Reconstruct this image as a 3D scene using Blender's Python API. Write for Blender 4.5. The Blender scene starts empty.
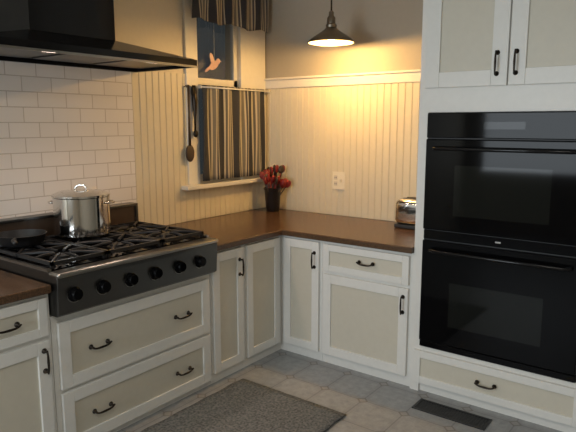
import bpy, bmesh, math, random
from mathutils import Vector, Matrix
random.seed(4)
S=bpy.context.scene
COL=S.collection

# ---------------------------------------------------------------- materials
def new_mat(name):
    m=bpy.data.materials.new(name); m.use_nodes=True
    nt=m.node_tree; b=nt.nodes["Principled BSDF"]
    return m,nt,b
def simple(name,col,rough=.5,metal=0,noise=0.04,scale=30,bump=0,spec=.5,coat=0):
    m,nt,b=new_mat(name)
    b.inputs["Roughness"].default_value=rough; b.inputs["Metallic"].default_value=metal
    b.inputs["Specular IOR Level"].default_value=spec
    b.inputs["Coat Weight"].default_value=coat
    tc=nt.nodes.new("ShaderNodeTexCoord"); n=nt.nodes.new("ShaderNodeTexNoise"); n.inputs["Scale"].default_value=scale
    n.inputs["Detail"].default_value=4
    nt.links.new(tc.outputs["Object"],n.inputs["Vector"])
    mx=nt.nodes.new("ShaderNodeMix"); mx.data_type='RGBA'
    mx.inputs["A"].default_value=(*[c*(1-noise) for c in col],1); mx.inputs["B"].default_value=(*[min(1,c*(1+noise)) for c in col],1)
    nt.links.new(n.outputs["Fac"],mx.inputs["Factor"]); nt.links.new(mx.outputs["Result"],b.inputs["Base Color"])
    if bump:
        bp=nt.nodes.new("ShaderNodeBump"); bp.inputs["Strength"].default_value=bump; bp.inputs["Distance"].default_value=.002
        nt.links.new(n.outputs["Fac"],bp.inputs["Height"]); nt.links.new(bp.outputs["Normal"],b.inputs["Normal"])
    return m
M_white=simple("white_paint",(.79,.785,.75),.38)
M_beige=simple("beige_paint",(.64,.605,.51),.42)
M_cream=simple("cream_wall",(.70,.64,.52),.55)
M_bead=simple("beadboard_paint",(.70,.64,.49),.45)
M_taupe=simple("taupe_wall",(.42,.385,.32),.7)
M_ceil=simple("ceiling_paint",(.75,.73,.67),.8)
M_trim=simple("trim_paint",(.76,.74,.68),.4)
M_bronze=simple("dark_bronze",(.035,.028,.022),.35,.8)
M_black=simple("black_gloss",(.003,.003,.0035),.06,0,spec=.09)
M_blackmatte=simple("cast_iron",(.012,.012,.013),.45,0,bump=.2,scale=200)
M_hood=simple("black_enamel",(.006,.006,.007),.15,spec=.3)
M_steel=simple("brushed_steel",(.38,.37,.35),.28,1)
M_dsteel=simple("dark_steel",(.12,.12,.118),.3,1)
M_chrome=simple("polished_steel",(.75,.73,.70),.1,1)
M_shade=simple("lamp_metal",(.22,.19,.15),.35,.9)
M_shadein=simple("lamp_inner_white",(.85,.8,.7),.5)
M_wood=simple("dark_wood",(.05,.03,.018),.4,noise=.3)
M_red=simple("red_silicone",(.21,.014,.012),.45,noise=.35)
M_crock=simple("black_glaze",(.010,.010,.012),.3)
M_plate=simple("almond_plastic",(.86,.80,.64),.4)
M_slot=simple("dark_slot",(.025,.022,.02),.6)
M_ovglass=simple("oven_window_glass",(.009,.010,.009),.06,spec=.14)
M_logo=simple("silver_label",(.5,.5,.5),.4)
M_orn=simple("pink_stained_glass",(.62,.42,.38),.3,noise=.3,scale=60)

def counter_mat():
    m,nt,b=new_mat("brown_polished_counter"); N=nt.nodes; L=nt.links
    tc=N.new("ShaderNodeTexCoord"); n=N.new("ShaderNodeTexNoise"); n.inputs["Scale"].default_value=120; n.inputs["Detail"].default_value=5
    L.new(tc.outputs["Object"],n.inputs["Vector"])
    r=N.new("ShaderNodeValToRGB"); r.color_ramp.elements[0].position=.3; r.color_ramp.elements[0].color=(.040,.021,.011,1)
    r.color_ramp.elements[1].position=.72; r.color_ramp.elements[1].color=(.150,.082,.042,1)
    L.new(n.outputs["Fac"],r.inputs["Fac"]); L.new(r.outputs["Color"],b.inputs["Base Color"])
    b.inputs["Roughness"].default_value=.24
    return m
M_counter=counter_mat()

def yz_vec(nt):
    N=nt.nodes; L=nt.links
    tc=N.new("ShaderNodeTexCoord"); s=N.new("ShaderNodeSeparateXYZ"); c=N.new("ShaderNodeCombineXYZ")
    L.new(tc.outputs["Object"],s.inputs[0]); L.new(s.outputs["Y"],c.inputs["X"]); L.new(s.outputs["Z"],c.inputs["Y"])
    return c
def tile():
    m,nt,b=new_mat("white_subway_tile"); N=nt.nodes; L=nt.links
    c=yz_vec(nt)
    br=N.new("ShaderNodeTexBrick"); L.new(c.outputs[0],br.inputs["Vector"])
    br.inputs["Scale"].default_value=1; br.inputs["Brick Width"].default_value=.185; br.inputs["Row Height"].default_value=.088
    br.inputs["Mortar Size"].default_value=.0028; br.inputs["Mortar Smooth"].default_value=.25
    br.inputs["Color1"].default_value=(.82,.785,.75,1); br.inputs["Color2"].default_value=(.78,.745,.71,1); br.inputs["Mortar"].default_value=(.55,.50,.45,1)
    L.new(br.outputs["Color"],b.inputs["Base Color"])
    bp=N.new("ShaderNodeBump"); bp.inputs["Strength"].default_value=.5; bp.inputs["Distance"].default_value=.003; bp.invert=True
    L.new(br.outputs["Fac"],bp.inputs["Height"]); L.new(bp.outputs["Normal"],b.inputs["Normal"])
    b.inputs["Roughness"].default_value=.2
    return m
M_tile=tile()

def floor_mat():
    m,nt,b=new_mat("patterned_vinyl"); N=nt.nodes; L=nt.links
    tc=N.new("ShaderNodeTexCoord"); s=N.new("ShaderNodeSeparateXYZ"); L.new(tc.outputs["Object"],s.inputs[0])
    def mt(op,a,bv=None):
        n=N.new("ShaderNodeMath"); n.operation=op
        if isinstance(a,(int,float)): n.inputs[0].default_value=a
        else: L.new(a,n.inputs[0])
        if bv is not None:
            if isinstance(bv,(int,float)): n.inputs[1].default_value=bv
            else: L.new(bv,n.inputs[1])
        return n.outputs[0]
    P=.275
    def f(o): return mt('SUBTRACT',mt('FRACT',mt('DIVIDE',o,P)),.5)
    fx=mt('ABSOLUTE',f(s.outputs["X"])); fy=mt('ABSOLUTE',f(s.outputs["Y"]))
    mxx=mt('MAXIMUM',fx,fy)
    line=mt('GREATER_THAN',mxx,.486)
    border=mt('GREATER_THAN',mxx,.41)
    dia=mt('GREATER_THAN',mt('ADD',fx,fy),.86)
    diain=mt('GREATER_THAN',mt('ADD',fx,fy),.91)
    n=N.new("ShaderNodeTexNoise"); n.inputs["Scale"].default_value=20; n.inputs["Detail"].default_value=9; n.inputs["Roughness"].default_value=.7; L.new(tc.outputs["Object"],n.inputs["Vector"])
    r=N.new("ShaderNodeValToRGB"); r.color_ramp.elements[0].position=.3; r.color_ramp.elements[0].color=(.25,.26,.27,1)
    r.color_ramp.elements[1].position=.7; r.color_ramp.elements[1].color=(.40,.41,.415,1); L.new(n.outputs["Fac"],r.inputs["Fac"])
    prev=r.outputs["Color"]
    for fac,colr,st in ((border,(.27,.275,.28,1),.4),(line,(.17,.17,.17,1),.6),(dia,(.17,.15,.135,1),.7),(diain,(.34,.335,.32,1),.8)):
        mx=N.new("ShaderNodeMix"); mx.data_type='RGBA'; L.new(mt('MULTIPLY',fac,st),mx.inputs["Factor"]); L.new(prev,mx.inputs["A"]); mx.inputs["B"].default_value=colr
        prev=mx.outputs["Result"]
    L.new(prev,b.inputs["Base Color"]); b.inputs["Roughness"].default_value=.38
    return m
M_floor=floor_mat()

def rug_mat():
    m,nt,b=new_mat("grey_woven_rug"); N=nt.nodes; L=nt.links
    tc=N.new("ShaderNodeTexCoord")
    n=N.new("ShaderNodeTexNoise"); n.inputs["Scale"].default_value=75; n.inputs["Detail"].default_value=6
    v=N.new("ShaderNodeTexVoronoi"); v.inputs["Scale"].default_value=70
    L.new(tc.outputs["Object"],v.inputs["Vector"]); L.new(tc.outputs["Object"],n.inputs["Vector"])
    a=N.new("ShaderNodeMix"); a.data_type='FLOAT'; a.inputs["Factor"].default_value=.3; L.new(n.outputs["Fac"],a.inputs["A"]); L.new(v.outputs["Distance"],a.inputs["B"])
    r=N.new("ShaderNodeValToRGB"); r.color_ramp.elements[0].position=.32; r.color_ramp.elements[0].color=(.055,.062,.066,1); r.color_ramp.elements[1].color=(.19,.20,.205,1); r.color_ramp.elements[1].position=.64
    L.new(a.outputs["Result"],r.inputs["Fac"]); L.new(r.outputs["Color"],b.inputs["Base Color"]); b.inputs["Roughness"].default_value=.95
    bp=N.new("ShaderNodeBump"); bp.inputs["Strength"].default_value=.5; bp.inputs["Distance"].default_value=.004
    L.new(a.outputs["Result"],bp.inputs["Height"]); L.new(bp.outputs["Normal"],b.inputs["Normal"])
    return m
M_rug=rug_mat()

def stripe_mat():
    m,nt,b=new_mat("striped_fabric"); N=nt.nodes; L=nt.links
    uv=N.new("ShaderNodeUVMap"); uv.uv_map="UVMap"; s=N.new("ShaderNodeSeparateXYZ"); L.new(uv.outputs[0],s.inputs[0])
    fr=N.new("ShaderNodeMath"); fr.operation='FRACT'; L.new(s.outputs["X"],fr.inputs[0])
    r=N.new("ShaderNodeValToRGB"); r.color_ramp.interpolation='CONSTANT'
    els=[(0,(.030,.033,.042)),(.38,(.42,.385,.31)),(.46,(.09,.09,.09)),(.56,(.42,.385,.31)),(.64,(.15,.145,.135)),(.80,(.42,.385,.31)),(.87,(.06,.06,.07)),(.95,(.42,.385,.31))]
    cr=r.color_ramp
    cr.elements[0].position=0; cr.elements[0].color=(*els[0][1],1)
    cr.elements[1].position=els[1][0]; cr.elements[1].color=(*els[1][1],1)
    for p,cc in els[2:]:
        e=cr.elements.new(p); e.color=(*cc,1)
    L.new(fr.outputs[0],r.inputs["Fac"]); L.new(r.outputs["Color"],b.inputs["Base Color"]); b.inputs["Roughness"].default_value=.9
    return m
M_stripe=stripe_mat()

def emis(name,col,st):
    m,nt,b=new_mat(name); b.inputs["Base Color"].default_value=(*col,1)
    b.inputs["Emission Color"].default_value=(*col,1); b.inputs["Emission Strength"].default_value=st
    return m
M_bulb=emis("warm_bulb",(1,.80,.5),14)
M_hbulb=emis("hood_bulb",(1,.78,.6),1.5)

# ---------------------------------------------------------------- mesh helpers
def empty(name,loc=(0,0,0)):
    e=bpy.data.objects.new(name,None); e.location=loc; e.empty_display_size=.1; COL.objects.link(e); return e
def finish(name,bm,mat,par=None,smooth=False,bevel=0,seg=2):
    me=bpy.data.meshes.new(name); bmesh.ops.recalc_face_normals(bm,faces=bm.faces); bm.to_mesh(me); bm.free()
    for m in (mat if isinstance(mat,list) else [mat]): me.materials.append(m)
    if smooth:
        for p in me.polygons: p.use_smooth=True
    o=bpy.data.objects.new(name,me); COL.objects.link(o)
    if par:
        o.parent=par; o.matrix_parent_inverse=Matrix.Translation(-par.location)
    if bevel:
        md=o.modifiers.new("bevel",'BEVEL'); md.width=bevel; md.segments=seg; md.limit_method='ANGLE'
    return o
def addbox(bm,x0,x1,y0,y1,z0,z1,mi=0):
    vs=[bm.verts.new((x,y,z)) for z in (z0,z1) for x,y in ((x0,y0),(x1,y0),(x1,y1),(x0,y1))]
    for f in ((0,3,2,1),(4,5,6,7),(0,1,5,4),(1,2,6,5),(2,3,7,6),(3,0,4,7)):
        bm.faces.new([vs[i] for i in f]).material_index=mi
def box(name,x0,x1,y0,y1,z0,z1,mat,par=None,bevel=0):
    bm=bmesh.new(); addbox(bm,x0,x1,y0,y1,z0,z1); return finish(name,bm,mat,par,bevel=bevel)
def boxes(name,L,mat,par=None,bevel=0):
    bm=bmesh.new()
    for b in L: addbox(bm,*b)
    return finish(name,bm,mat,par,bevel=bevel)
def addlathe(bm,prof,c,seg=40,axis=Vector((0,0,1)),cap=True,mi=0):
    q=Vector((0,0,1)).rotation_difference(axis); rings=[]
    for r,z in prof:
        rings.append([bm.verts.new(Vector(c)+q@Vector((r*math.cos(2*math.pi*i/seg),r*math.sin(2*math.pi*i/seg),z))) for i in range(seg)])
    for a,b in zip(rings,rings[1:]):
        for i in range(seg):
            bm.faces.new((a[i],a[(i+1)%seg],b[(i+1)%seg],b[i])).material_index=mi
    if cap:
        bm.faces.new(rings[0][::-1]).material_index=mi; bm.faces.new(rings[-1]).material_index=mi
def lathe(name,prof,c,mat,par=None,seg=40,axis=(0,0,1),cap=True,smooth=True):
    bm=bmesh.new(); addlathe(bm,prof,c,seg,Vector(axis),cap); o=finish(name,bm,mat,par,smooth)
    if smooth:
        md=o.modifiers.new("es",'EDGE_SPLIT'); md.split_angle=math.radians(40)
    return o
def addtube(bm,pts,r,seg=8):
    pts=[Vector(p) for p in pts]; rings=[]
    n=len(pts); rr=r if isinstance(r,list) else [r]*n
    up=None
    for i,p in enumerate(pts):
        t=(pts[min(i+1,n-1)]-pts[max(i-1,0)]).normalized()
        if up is None: up=t.orthogonal().normalized()
        up=(up-t*up.dot(t)).normalized(); s=t.cross(up)
        rings.append([bm.verts.new(p+(up*math.cos(2*math.pi*k/seg)+s*math.sin(2*math.pi*k/seg))*rr[i]) for k in range(seg)])
    for a,b in zip(rings,rings[1:]):
        for i in range(seg): bm.faces.new((a[i],a[(i+1)%seg],b[(i+1)%seg],b[i]))
    bm.faces.new(rings[0][::-1]); bm.faces.new(rings[-1])
def tube(name,pts,r,mat,par=None,seg=8):
    bm=bmesh.new(); addtube(bm,pts,r,seg); return finish(name,bm,mat,par,True)

# run coordinates: 'L' = left wall run (u=y, depth=x) ; 'B' = back wall run (u=x, depth=-y)
def W(run,u,d,z): return (d,u,z) if run=='L' else (u,-d,z)
def rb(run,u0,u1,d0,d1,z0,z1):
    if run=='L': return (d0,d1,u0,u1,z0,z1)
    return (u0,u1,-d1,-d0,z0,z1)
FD=.768      # face frame depth
DD=.790      # door face depth
def shaker(par,name,run,u0,u1,z0,z1,fw=.062,d0=FD,d1=DD):
    e=par
    boxes(name+"_frame",[rb(run,u0,u0+fw,d0,d1,z0,z1),rb(run,u1-fw,u1,d0,d1,z0,z1),rb(run,u0+fw,u1-fw,d0,d1,z0,z0+fw),rb(run,u0+fw,u1-fw,d0,d1,z1-fw,z1)],M_white,e,bevel=.0025)
    box(name+"_panel",*rb(run,u0+fw-.003,u1-fw+.003,d0+.001,d1-.011,z0+fw-.003,z1-fw+.003),M_beige,e)
def pull(par,name,run,u,z,horizontal=True,L=.10,d=DD):
    bm=bmesh.new(); h=L/2
    ax=Vector(W(run,0,1,0))
    for sgn in (-1,1):
        uu,zz=(u+sgn*h,z) if horizontal else (u,z+sgn*h)
        addlathe(bm,[(.013,0),(.013,.003),(.006,.006),(.005,.026)],W(run,uu,d,zz),12,ax)
    pts=[]
    for i in range(13):
        t=-1+i/6
        sag=.014*(1-t**4)
        if horizontal: pts.append(W(run,u+t*(h+.008),d+.026,z+.004-sag))
        else: pts.append(W(run,u,d+.026+sag*.5,z+t*(h+.008)))
    addtube(bm,pts,[.0045+.002*(1-abs(-1+i/6)) for i in range(13)],8)
    finish(name,bm,M_bronze,par,True)
def carcass(par,run,u0,u1,z1=.878,d1=FD,z0=.07):
    boxes("carcass",[rb(run,u0,u1,.004,d1,z0,z1),rb(run,u0,u1,.004,d1-.012,0,z0)],M_white,par)

# ---------------------------------------------------------------- room shell
XR,YF,ZC=5.2,-6.6,2.95
box("floor",-.15,XR+.15,YF-.15,.15,-.1,0,M_floor)
box("ceiling",-.15,XR+.15,YF-.15,.15,ZC,ZC+.1,M_ceil)
box("wall_back",-.15,XR+.15,0,.15,0,ZC,M_taupe)
box("wall_right",XR,XR+.15,YF-.15,0,0,ZC,M_taupe)
fx0,fx1,fz0,fz1=.3,2.0,.95,2.2
boxes("wall_front",[(-.15,fx0,YF-.15,YF,0,ZC),(fx1,XR,YF-.15,YF,0,ZC),(fx0,fx1,YF-.15,YF,0,fz0),(fx0,fx1,YF-.15,YF,fz1,ZC)],M_taupe)
wy0,wy1,wz0,wz1=-.83,-.34,1.22,2.72
boxes("wall_left",[(-.15,0,YF,wy0,0,ZC),(-.15,0,wy1,0,0,ZC),(-.15,0,wy0,wy1,0,wz0),(-.15,0,wy0,wy1,wz1,ZC)],M_cream)

def beadboard(name,run,u0,u1,z0,z1,per=.058,th=.012):
    bm=bmesh.new(); prof=[]; u=u0
    prof.append((u0,th))
    k=u0+per
    while k<u1-.01:
        prof+=[(k-.005,th),(k-.0025,th-.003),(k,th-.0005),(k+.0025,th-.003),(k+.005,th)]; k+=per
    prof.append((u1,th))
    top=[];bot=[]
    for (u,d) in prof:
        bot.append(bm.verts.new(W(run,u,d,z0))); top.append(bm.verts.new(W(run,u,d,z1)))
    for i in range(len(prof)-1): bm.faces.new((bot[i],bot[i+1],top[i+1],top[i]))
    b0=bm.verts.new(W(run,u0,0,z0));b1=bm.verts.new(W(run,u1,0,z0));t0=bm.verts.new(W(run,u0,0,z1));t1=bm.verts.new(W(run,u1,0,z1))
    bm.faces.new([b0]+bot+[b1]); bm.faces.new([t0]+top+[t1]); bm.faces.new((b0,t0,top[0],bot[0])); bm.faces.new((b1,bot[-1],top[-1],t1)); bm.faces.new((b0,b1,t1,t0))
    return finish(name,bm,M_bead)
beadboard("trim_beadboard_back",'B',.012,1.806,.922,1.965)
beadboard("trim_beadboard_left",'L',-1.44,-.95,.922,2.03)
beadboard("trim_beadboard_under_window",'L',-.95,-.012,.922,1.165)
boxes("trim_chair_rail",[(0,1.806,-.022,0,1.965,2.035),(0,1.806,-.036,0,2.035,2.052)],M_trim,bevel=.003)
box("trim_tile_backsplash",0,.01,-3.1,-1.442,.922,2.02,M_tile)

# window ------------------------------------------------------------
w=empty("window_1",(0,-.58,1.9))
boxes("casing",[(0,.022,-.95,wy0,1.20,2.84),(0,.022,wy1,-.02,1.20,2.84),(0,.022,-.95,-.02,wz1,2.84)],M_trim,w,bevel=.003)
box("sill",-.02,.085,-1.02,-.015,1.168,1.20,M_trim,w,bevel=.005)
boxes("sash",[(-.06,-.02,wy0,wy0+.04,1.22,wz1),(-.06,-.02,wy1-.04,wy1,1.22,wz1),(-.06,-.02,wy0,wy1,1.22,1.27),(-.06,-.02,wy0,wy1,1.965,2.015),(-.06,-.02,wy0,wy1,wz1-.05,wz1)],M_trim,w)
m,nt,b=new_mat("window_pane"); b.inputs["Transmission Weight"].default_value=1; b.inputs["Roughness"].default_value=.02; b.inputs["Base Color"].default_value=(.9,.93,.95,1); b.inputs["IOR"].default_value=1.45
box("pane",-.043,-.040,wy0+.03,wy1-.03,1.25,wz1-.03,m,w)
# little bird sun-catcher hanging in the upper sash
og=empty("bird_suncatcher",(-.012,-.62,2.13))
def ell(bm,c,ry,rz,rx=.006,a=0):
    bmesh.ops.create_uvsphere(bm,u_segments=16,v_segments=10,radius=1,matrix=Matrix.Translation(c)@Matrix.Rotation(a,4,'X')@Matrix.Diagonal((rx,ry,rz,1)))
bm=bmesh.new(); ell(bm,(-.012,-.62,2.12),.060,.030,a=.5); ell(bm,(-.012,-.572,2.155),.024,.022,a=0); ell(bm,(-.012,-.64,2.165),.022,.050,a=.35); ell(bm,(-.012,-.69,2.085),.040,.013,a=.6)
addtube(bm,[(-.012,-.553,2.158),(-.012,-.535,2.152)],[.006,.001],6); finish("bird",bm,M_orn,og,True)
tube("thread",[(-.012,-.615,2.14),(-.012,-.612,2.669)],.0015,M_trim,og)

def curtain(par,name,y0,y1,zt,zb,xc,amp,folds,stripes,flare=0,nz=14,ny=160,hem=0):
    bm=bmesh.new(); uvl=bm.loops.layers.uv.new("UVMap"); grid=[]
    for j in range(nz+1):
        t=j/nz; z=zt+(zb-zt)*t; row=[]
        for i in range(ny+1):
            s=i/ny; ph=s*folds*2*math.pi
            a=amp*(.55+.45*t)
            x=xc+a*math.sin(ph+.5*math.sin(3*t+s*9))+.006*math.sin(s*37+t*4)
            yy=y0+(y1-y0)*s + (s-.5)*flare*t
            zz=z+hem*t*math.sin(ph*.5)
            row.append((bm.verts.new((x,yy,zz)),s*stripes,t))
        grid.append(row)
    for j in range(nz):
        for i in range(ny):
            q=[grid[j][i],grid[j][i+1],grid[j+1][i+1],grid[j+1][i]]
            f=bm.faces.new([a[0] for a in q])
            for lp,a in zip(f.loops,q): lp[uvl].uv=(a[1],a[2])
    o=finish(name,bm,M_stripe,par,True)
    md=o.modifiers.new("th",'SOLIDIFY'); md.thickness=.003
    return o
c1=empty("cafe_curtain",(.07,-.45,1.6))
curtain(c1,"fabric",-.83,-.085,1.955,1.225,.062,.014,6,4.3,flare=.02)
tube("rod",[(.075,-.86,1.94),(.075,-.02,1.94)],.006,M_trim,c1)
boxes("brackets",[(.022,.08,-.86,-.85,1.93,1.95),(.022,.08,-.04,-.03,1.93,1.95)],M_trim,c1)
c2=empty("window_valance",(.07,-.5,2.6))
curtain(c2,"fabric",-.95,-.07,2.82,2.42,.10,.014,5,5,hem=.012)
tube("rod",[(.09,-.97,2.79),(.09,-.02,2.79)],.008,M_trim,c2)
boxes("brackets",[(.022,.09,-.965,-.955,2.78,2.80),(.022,.09,-.04,-.03,2.78,2.80)],M_trim,c2)

# hanging utensils ---------------------------------------------------
def spoonbowl(bm,c,rx,ry,rz):
    m4=Matrix.Translation(c)@Matrix.Diagonal((rx,ry,rz,1)); bmesh.ops.create_uvsphere(bm,u_segments=16,v_segments=10,radius=1,matrix=m4)
g=empty("hanging_wooden_spoon",(.04,-.97,1.7))
bm=bmesh.new(); addtube(bm,[(.014,-.97,1.935),(.040,-.97,1.945),(.045,-.97,1.93)],.004); finish("hook",bm,M_bronze,g,True)
bm=bmesh.new(); addtube(bm,[(.045,-.955,1.95),(.045,-.955,1.75),(.045,-.955,1.50)],[.010,.008,.011]); spoonbowl(bm,(.045,-.955,1.445),.012,.046,.066); finish("spoon",bm,M_wood,g,True)
g=empty("hanging_ladle",(.04,-.90,1.8))
bm=bmesh.new(); addtube(bm,[(.022,-.90,1.935),(.040,-.90,1.945),(.048,-.90,1.93)],.004); finish("hook",bm,M_bronze,g,True)
bm=bmesh.new(); addtube(bm,[(.046,-.90,1.95),(.046,-.895,1.84),(.046,-.895,1.70),(.046,-.895,1.60)],[.014,.022,.010,.007]); spoonbowl(bm,(.046,-.90,1.905),.014,.03,.045); spoonbowl(bm,(.050,-.895,1.59),.016,.022,.028); finish("ladle",bm,M_bronze,g,True)

# ---------------------------------------------------------------- base cabinets
c=empty("base_cabinet",(.4,-1.34,.45)); carcass(c,'L',-1.498,-1.187)
shaker(c,"door",'L',-1.490,-1.205,.075,.862,.058); pull(c,"pull",'L',-1.243,.735,False)
c=empty("corner_base_cabinet",(.5,-.5,.45))
boxes("carcass",[(.004,FD,-1.185,-.004,.07,.878),(FD,1.128,-FD,-.004,.07,.878),(.004,FD-.012,-1.185,-.004,0,.07),(FD-.012,1.128,-FD+.012,-.004,0,.07)],M_white,c)
shaker(c,"door_left",'L',-1.165,-.808,.075,.862,.058)
shaker(c,"door_right",'B',.808,1.110,.075,.862,.058); pull(c,"pull",'B',1.075,.735,False)
c=empty("base_cabinet",(1.47,-.4,.45)); carcass(c,'B',1.130,1.806)
shaker(c,"drawer",'B',1.148,1.780,.672,.858,.045); pull(c,"drawer_pull",'B',1.48,.772)
shaker(c,"door",'B',1.148,1.780,.075,.650); pull(c,"door_pull",'B',1.748,.545,False)
RL=-2.575   # near end of the range
c=empty("drawer_base_cabinet",(.4,-2.05,.4)); carcass(c,'L',RL,-1.502,.752)
shaker(c,"upper_drawer",'L',RL+.025,-1.525,.372,.715,.062); shaker(c,"lower_drawer",'L',RL+.025,-1.525,.045,.352,.062)
for nm,z in (("upper",.545),("lower",.195)):
    pull(c,nm+"_pull_left",'L',-2.33,z); pull(c,nm+"_pull_right",'L',-1.76,z)
c=empty("base_cabinet",(.4,-2.9,.45)); carcass(c,'L',-3.18,RL-.004)
shaker(c,"drawer",'L',-3.16,RL-.024,.672,.858,.045); pull(c,"drawer_pull",'L',-2.80,.77)
shaker(c,"door",'L',-3.16,RL-.024,.045,.650); pull(c,"door_pull",'L',RL-.055,.555,False)

def poly_slab(name,pts,z0,z1,mat):
    bm=bmesh.new(); a=[bm.verts.new((x,y,z0)) for x,y in pts]; b2=[bm.verts.new((x,y,z1)) for x,y in pts]
    bm.faces.new(a[::-1]); bm.faces.new(b2)
    for i in range(len(pts)): j=(i+1)%len(pts); bm.faces.new((a[i],a[j],b2[j],b2[i]))
    return finish(name,bm,mat,bevel=.006,seg=3)
poly_slab("countertop",[(.002,-.002),(.002,-1.497),(.808,-1.497),(.808,-.808),(1.805,-.808),(1.805,-.002)],.88,.92,M_counter)
poly_slab("countertop",[(.002,-3.18),(.808,-3.18),(.808,RL-.006),(.002,RL-.006)],.88,.92,M_counter)

# ---------------------------------------------------------------- range
r=empty("gas_rangetop",(.43,-2.05,.9))
Y0,Y1=RL,-1.502
def extr_y(name,prof,y0,y1,mat,par,bevel=0):
    bm=bmesh.new(); a=[bm.verts.new((x,y0,z)) for x,z in prof]; b2=[bm.verts.new((x,y1,z)) for x,z in prof]
    bm.faces.new(a); bm.faces.new(b2[::-1])
    for i in range(len(prof)): j=(i+1)%len(prof); bm.faces.new((a[i],b2[i],b2[j],a[j]))
    return finish(name,bm,mat,par,bevel=bevel)
KX=.845
extr_y("body",[(.02,.758),(KX-.023,.758),(KX-.01,.77),(KX,.93),(KX,.945),(KX-.008,.962),(KX-.028,.972),(.02,.972)],Y0+.002,Y1-.002,M_dsteel,r,.003)
box("bullnose",.77,KX+.012,Y0,Y1,.950,.975,M_steel,r,bevel=.011)
box("cooktop_pan",.10,.77,Y0+.02,Y1-.02,.972,.979,M_black,r,bevel=.002)
boxes("side_trim",[(.10,.77,Y0,Y0+.02,.972,.985),(.10,.77,Y1-.02,Y1,.972,.985)],M_steel,r)
boxes("backguard_frame",[(.013,.10,Y0,Y1,.972,1.0),(.013,.10,Y0,Y1,1.115,1.13),(.013,.10,Y0,Y0+.02,1.0,1.115),(.013,.10,Y1-.02,Y1,1.0,1.115),(.013,.10,-2.07,-2.05,1.0,1.115)],M_dsteel,r,bevel=.003)
box("backguard_panel",.013,.088,Y0+.02,Y1-.02,1.0,1.115,M_wood,r)
for i,y in enumerate((-2.485,-2.325,-2.155,-1.99,-1.815,-1.655)):
    ax=(1,0,.06)
    lathe("knob_%d"%(i+1),[(.038,0),(.038,.004),(.031,.008),(.029,.030),(.024,.036)],(KX-.006,y,.858),M_black,r,24,ax)
    lathe("knob_ring_%d"%(i+1),[(.041,-.001),(.041,.003)],(KX-.006,y,.858),M_steel,r,24,ax)
bm=bmesh.new(); bg=bmesh.new()
secs=[(Y0+.03,-2.235),(-2.225,-1.865),(-1.855,Y1-.03)]
for (a,b2) in secs:
    x0,x1=.125,.755; zt=1.012; ym=(a+b2)/2; h=.007
    for yy in (a+h,b2-h): addbox(bg,x0,x1,yy-h,yy+h,zt-.018,zt)
    for xx in (x0+h,(x0+x1)/2,x1-h): addbox(bg,xx-h,xx+h,a,b2,zt-.018,zt)
    for xx in (x0,x1-.016):
        for yy in (a,b2-.016): addbox(bg,xx,xx+.016,yy,yy+.016,.979,zt-.01)
    for cx in (x0+.16,x1-.16):
        addlathe(bm,[(.060,.979),(.060,.988),(.045,.992),(.045,1.0),(.034,1.003)],(cx,ym,0),24)
        for k in range(8):
            an=k*math.pi/4; cs,sn=math.cos(an),math.sin(an)
            R=min((.152)/max(abs(cs),1e-6),((b2-a)/2)/max(abs(sn),1e-6))
            addtube(bg,[(cx+cs*.04,ym+sn*.04,zt+.001),(cx+cs*.1,ym+sn*.1,zt+.003),(cx+cs*R,ym+sn*R,zt-.006)],.0075,6)
finish("burner_caps",bm,M_blackmatte,r,False); finish("grates",bg,M_blackmatte,r,False)

# stock pot
PC=(.29,-2.06,1.0235); p=empty("stock_pot",PC)
lathe("body",[(.0,.0),(.150,.0),(.158,.008),(.158,.222),(.163,.227),(.163,.232),(.155,.232),(.154,.21)],PC,M_chrome,p,48,cap=False)
lathe("lid",[(.164,.233),(.164,.238),(.125,.253),(.05,.261),(0.0,.263)],PC,M_chrome,p,48,cap=False)
def arch(c,w,h,dirv,n=12):
    d=Vector(dirv).normalized(); s=d.cross(Vector((0,0,1)))
    return [Vector(c)+s*(w*math.cos(math.pi*i/n))+d*(h*math.sin(math.pi*i/n)) for i in range(n+1)]
hd=Vector((.8,.6,0))
C=Vector(PC)
for i,sg in enumerate((-1,1)):
    tube("handle_%d"%(i+1),[q+Vector((0,0,.19)) for q in arch(C+hd*sg*.153,.045,.036,hd*sg)],.006,M_chrome,p)
tube("lid_handle",[C+Vector((0,0,.26))+hd*(.035*math.cos(math.pi*i/10))+Vector((0,0,.030*math.sin(math.pi*i/10))) for i in range(11)],.006,M_chrome,p)
# skillet on the rear-left burner
KC=Vector((.27,-2.425,1.0235)); k_=empty("cast_iron_skillet",KC)
lathe("pan",[(0,0),(.100,0),(.110,.006),(.127,.052),(.131,.056),(.125,.056),(.107,.012),(0,.009)],KC,M_blackmatte,k_,40,cap=False)
tube("handle",[KC+Vector((.095,-.085,.045)),KC+Vector((.16,-.13,.055)),KC+Vector((.25,-.165,.06))],[.011,.009,.012],M_blackmatte,k_)

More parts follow.
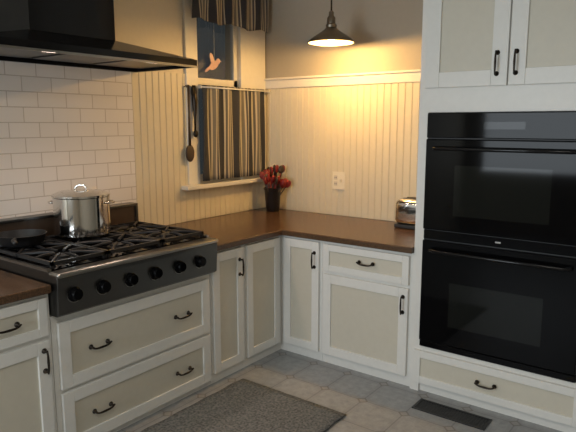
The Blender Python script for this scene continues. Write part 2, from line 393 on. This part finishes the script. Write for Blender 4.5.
# ---------------------------------------------------------------- hood
h=empty("range_hood",(.3,-2.05,2.1))
hy0,hy1,hx=-2.72,-1.40,.60
bm=bmesh.new()
def ring(x0,x1,y0,y1,z): return [bm.verts.new(v) for v in ((x0,y0,z),(x1,y0,z),(x1,y1,z),(x0,y1,z))]
R0=ring(.012,hx,hy0,hy1,2.055); R1=ring(.012,hx-.02,hy0+.02,hy1-.02,2.062); R2=ring(.012,.33,-2.33,-1.80,2.150); R3=ring(.012,.33,-2.33,-1.80,2.948)
bm.faces.new(R0[::-1])
for A,B in ((R0,R1),(R1,R2),(R2,R3)):
    for i in range(4): bm.faces.new((A[i],A[(i+1)%4],B[(i+1)%4],B[i]))
bm.faces.new(R3); finish("canopy_and_chimney",bm,M_hood,h)
boxes("lip",[(hx-.02,hx,hy0,hy1,2.01,2.055),(.012,hx-.02,hy0,hy0+.02,2.01,2.055),(.012,hx-.02,hy1-.02,hy1,2.01,2.055),(.012,.03,hy0+.02,hy1-.02,2.01,2.055)],M_hood,h)
box("steel_edge",hx,hx+.004,hy0,hy1,2.008,2.020,M_steel,h)
box("underside",.03,hx-.02,hy0+.02,hy1-.02,2.035,2.054,M_dsteel,h)
boxes("filters",[(.1,.5,-2.6+i*.4,-2.24+i*.4,2.027,2.035) for i in range(3)],M_dsteel,h,bevel=.003)
for i,y in enumerate((-2.35,-1.70)):
    lathe("lamp_%d"%(i+1),[(.03,2.028),(.03,2.034)],(.53,y,0),M_hbulb,h,20)

# ---------------------------------------------------------------- pendant
LX,LY=.94,-.40
l=empty("pendant_lamp",(LX,LY,2.3))
bm=bmesh.new(); addlathe(bm,[(.165,2.235),(.168,2.240),(.150,2.262),(.10,2.295),(.055,2.325),(.036,2.345)],(LX,LY,0),48,cap=False)
o=finish("shade",bm,[M_shade],l,True); o.modifiers.new("th",'SOLIDIFY').thickness=.003
lathe("shade_liner",[(.160,2.238),(.146,2.258),(.096,2.291),(.050,2.321)],(LX,LY,0),M_shadein,l,48,cap=False)
lathe("socket",[(.038,2.343),(.040,2.36),(.030,2.37),(.030,2.41),(.018,2.425),(.018,2.45),(.008,2.46)],(LX,LY,0),M_shade,l,24)
tube("cord",[(LX,LY,2.455),(LX,LY,2.94)],.006,M_bronze,l)
lathe("canopy",[(.02,2.92),(.06,2.935),(.06,2.95)],(LX,LY,0),M_shade,l,24)
bm=bmesh.new(); bmesh.ops.create_uvsphere(bm,u_segments=20,v_segments=12,radius=.032,matrix=Matrix.Translation((LX,LY,2.272))); finish("bulb",bm,M_bulb,l,True)

# ---------------------------------------------------------------- counter items
CC=Vector((.205,-.155,.9215)); c=empty("utensil_crock",CC)
lathe("crock",[(0,0),(.054,0),(.058,.01),(.072,.18),(.080,.20),(.072,.205),(.064,.185)],CC,M_crock,c,32,cap=False)
for i in range(32):
    an=i*2.399; rad=.02+.035*((i*7)%5)/5; tilt=.04+.09*((i*3)%7)/7
    base=CC+Vector((math.cos(an)*rad*.6,math.sin(an)*rad*.6,.06)); H=.225+.14*((i*5)%8)/8
    top=CC+Vector((math.cos(an)*(rad+tilt*.9),math.sin(an)*(rad+tilt*.7)*.8,H))
    if top.x<.135: top.x=.135+.02*((i*3)%4)/4
    if top.y>-.05: top.y=-.05
    bm=bmesh.new(); addtube(bm,[base,(base+top)/2+Vector((0,0,.01)),top],.005,6)
    finish("stem_%d"%(i+1),bm,M_wood if i%3 else M_red,c,True)
    bm=bmesh.new(); d=(top-base).normalized()
    q=Vector((0,0,1)).rotation_difference(d).to_matrix().to_4x4()
    bmesh.ops.create_uvsphere(bm,u_segments=12,v_segments=8,radius=1,matrix=Matrix.Translation(top+d*.012)@q@Matrix.Rotation(an,4,'Z')@Matrix.Diagonal((.026,.012,.036,1)))
    finish("head_%d"%(i+1),bm,M_red if i%3 else M_wood,c,True)

t=empty("toaster",(1.52,-.22,1.0)); 
def roundbox(name,x0,x1,y0,y1,z0,z1,mat,par,bv): 
    o=box(name,x0,x1,y0,y1,z0,z1,mat,par,bevel=bv); o.modifiers["bevel"].segments=5
    for p_ in o.data.polygons: p_.use_smooth=True
    return o
roundbox("shell",1.40,1.73,-.26,-.09,.945,1.135,M_chrome,t,.045)
box("base",1.405,1.725,-.255,-.095,.9215,.95,M_blackmatte,t,bevel=.006)
boxes("slots",[(1.45,1.68,-.215,-.19,1.1345,1.137),(1.45,1.68,-.15,-.125,1.1345,1.137)],M_slot,t)
box("lever",1.38,1.402,-.185,-.155,1.05,1.065,M_blackmatte,t,bevel=.003)
box("end_panel",1.396,1.401,-.22,-.13,.97,1.08,M_blackmatte,t,bevel=.002)

o=empty("outlet_plate",(.78,-.015,1.21))
box("plate",.722,.842,-.020,-.013,1.135,1.280,M_plate,o,bevel=.003)
boxes("sockets",[(.74,.772,-.022,-.020,1.165,1.20),(.74,.772,-.022,-.020,1.215,1.25)],M_cream,o,bevel=.002)
boxes("slots",[(x,x+.004,-.0228,-.022,z,z+.012) for x in (.747,.760) for z in (1.176,1.226)],M_slot,o)
box("switch",.799,.814,-.032,-.020,1.195,1.22,M_cream,o,bevel=.002)

# ---------------------------------------------------------------- oven tower
T0,T1=1.808,2.835; O0,O1=1.868,2.755; OZ0,OZ1=.305,1.728
c=empty("tall_oven_cabinet",(2.3,-.4,1.4))
boxes("carcass",[(T0,O0-.002,-FD-.01,-.004,0,2.9),(O1+.002,T1,-FD-.01,-.004,0,2.9),(O0-.002,O1+.002,-FD-.01,-.004,.05,OZ0-.002),(O0-.002,O1+.002,-FD-.01,-.004,OZ1+.002,2.9),(O0-.002,O1+.002,-.05,-.004,OZ0-.002,OZ1+.002),(O0-.002,O1+.002,-FD+.01,-.004,0,.05)],M_white,c)
shaker(c,"drawer",'B',1.835,2.80,.065,.275,.045,d0=FD+.01,d1=.80); pull(c,"drawer_pull",'B',2.29,.172,d=.80)
shaker(c,"door_left",'B',1.845,2.308,1.868,2.86,.085,d0=FD+.01,d1=.80); pull(c,"door_pull_left",'B',2.253,1.985,False,.11,d=.80)
shaker(c,"door_right",'B',2.316,2.80,1.868,2.86,.085,d0=FD+.01,d1=.80); pull(c,"door_pull_right",'B',2.352,1.985,False,.11,d=.80)
v=empty("double_wall_oven",(2.3,-.5,1.0))
box("body",O0,O1,-.778,-.06,OZ0,OZ1,M_blackmatte,v)
box("control_panel",O0+.002,O1-.002,-.800,-.7785,1.585,OZ1-.002,M_black,v,bevel=.004)
box("upper_door",O0+.002,O1-.002,-.808,-.7785,1.045,1.578,M_black,v,bevel=.006)
box("vent_strip",O0+.002,O1-.002,-.792,-.7785,.985,1.038,M_black,v,bevel=.003)
box("lower_door",O0+.002,O1-.002,-.808,-.7785,OZ0+.045,.978,M_black,v,bevel=.006)
box("bottom_trim",O0+.002,O1-.002,-.795,-.7785,OZ0+.002,OZ0+.040,M_black,v,bevel=.003)
box("upper_window",2.05,2.57,-.8095,-.8082,1.14,1.43,M_ovglass,v)
box("lower_window",2.05,2.57,-.8095,-.8082,.47,.74,M_ovglass,v)
for nm,z in (("upper",1.525),("lower",.925)):
    bm=bmesh.new(); addtube(bm,[(O0+.06,-.808,z),(O0+.065,-.838,z),(O0+.09,-.85,z),(2.31,-.856,z),(O1-.09,-.85,z),(O1-.065,-.838,z),(O1-.06,-.808,z)],.011,10); finish(nm+"_handle",bm,M_hood,v,True)
box("display",2.20,2.42,-.8010,-.8002,1.635,1.675,M_ovglass,v)
box("badge",2.295,2.325,-.7928,-.792,1.008,1.016,M_logo,v)

# ---------------------------------------------------------------- floor items
def rug():
    bm=bmesh.new(); x0,x1,y0,y1=.88,1.67,-2.75,-1.33
    n=30; mrows=20; gr=[]
    for j in range(n+1):
        row=[]
        for i in range(mrows+1):
            x=x0+(x1-x0)*i/mrows; y=y0+(y1-y0)*j/n
            ex=.004*math.sin(j*1.3) if i in(0,mrows) else 0
            row.append(bm.verts.new((x+ex,y,.008+.001*math.sin(i*2+j))))
        gr.append(row)
    for j in range(n):
        for i in range(mrows): bm.faces.new((gr[j][i],gr[j][i+1],gr[j+1][i+1],gr[j+1][i]))
    o=finish("kitchen_rug",bm,M_rug,None,True); md=o.modifiers.new("th",'SOLIDIFY'); md.thickness=.006; md.offset=-1
rug()
fv=empty("floor_vent",(2.15,-.95,0))
boxes("frame",[(1.93,2.36,-1.01,-.995,0.0005,.006),(1.93,2.36,-.885,-.87,0.0005,.006),(1.93,1.945,-.995,-.885,0.0005,.006),(2.345,2.36,-.995,-.885,0.0005,.006)],M_blackmatte,fv)
boxes("louvres",[(1.948+i*.0165,1.957+i*.0165,-.994,-.886,0.0005,.004) for i in range(24)],M_blackmatte,fv)
box("duct",1.946,2.344,-.994,-.886,.0002,.0015,M_blackmatte,fv)

# ---------------------------------------------------------------- lights
def light(name,typ,loc,en,col,size=.1,rot=None,sy=None,par=None,**k):
    d=bpy.data.lights.new(name,typ); d.energy=en; d.color=col
    if typ=='AREA':
        d.size=size
        if sy: d.shape='RECTANGLE'; d.size_y=sy
    else: d.shadow_soft_size=size
    for a,b_ in k.items(): setattr(d,a,b_)
    o=bpy.data.objects.new(name,d); o.location=loc
    if rot: o.rotation_euler=rot
    COL.objects.link(o); return o
light("pendant_bulb_light",'POINT',(LX,LY,2.232),37,(1,.56,.17),.03)
for i,y in enumerate((-2.35,-1.70)):
    light("hood_light_%d"%(i+1),'SPOT',(.53,y,2.02),15,(1,.76,.62),.04,(0,math.radians(-25),0),spot_size=math.radians(160),spot_blend=.9)
light("window_fill_light",'AREA',((fx0+fx1)/2,YF+.02,(fz0+fz1)/2),82,(.84,.93,1),fx1-fx0,(math.radians(90),0,0),fz1-fz0)  # added cool fill in the far wall opening, out of view behind the camera
light("room_fill_light",'AREA',(3.3,-4.3,ZC-.03),27,(1,.93,.83),.5,(0,0,0),.5)  # unseen warm fill added under the ceiling, no fixture modelled

wd=bpy.data.worlds.new("dusk"); S.world=wd; wd.use_nodes=True
bg_=wd.node_tree.nodes["Background"]; bg_.inputs[0].default_value=(.052,.058,.060,1); bg_.inputs[1].default_value=.55

# ---------------------------------------------------------------- camera
cd=bpy.data.cameras.new("camera"); cam=bpy.data.objects.new("camera",cd); COL.objects.link(cam)
cam.location=(3.268,-4.005,1.665); cam.rotation_euler=(math.pi/2-.1587,0,.6454); cd.lens=36.03; cd.sensor_width=36
S.camera=cam
S.view_settings.view_transform='Standard'; S.view_settings.look='None'
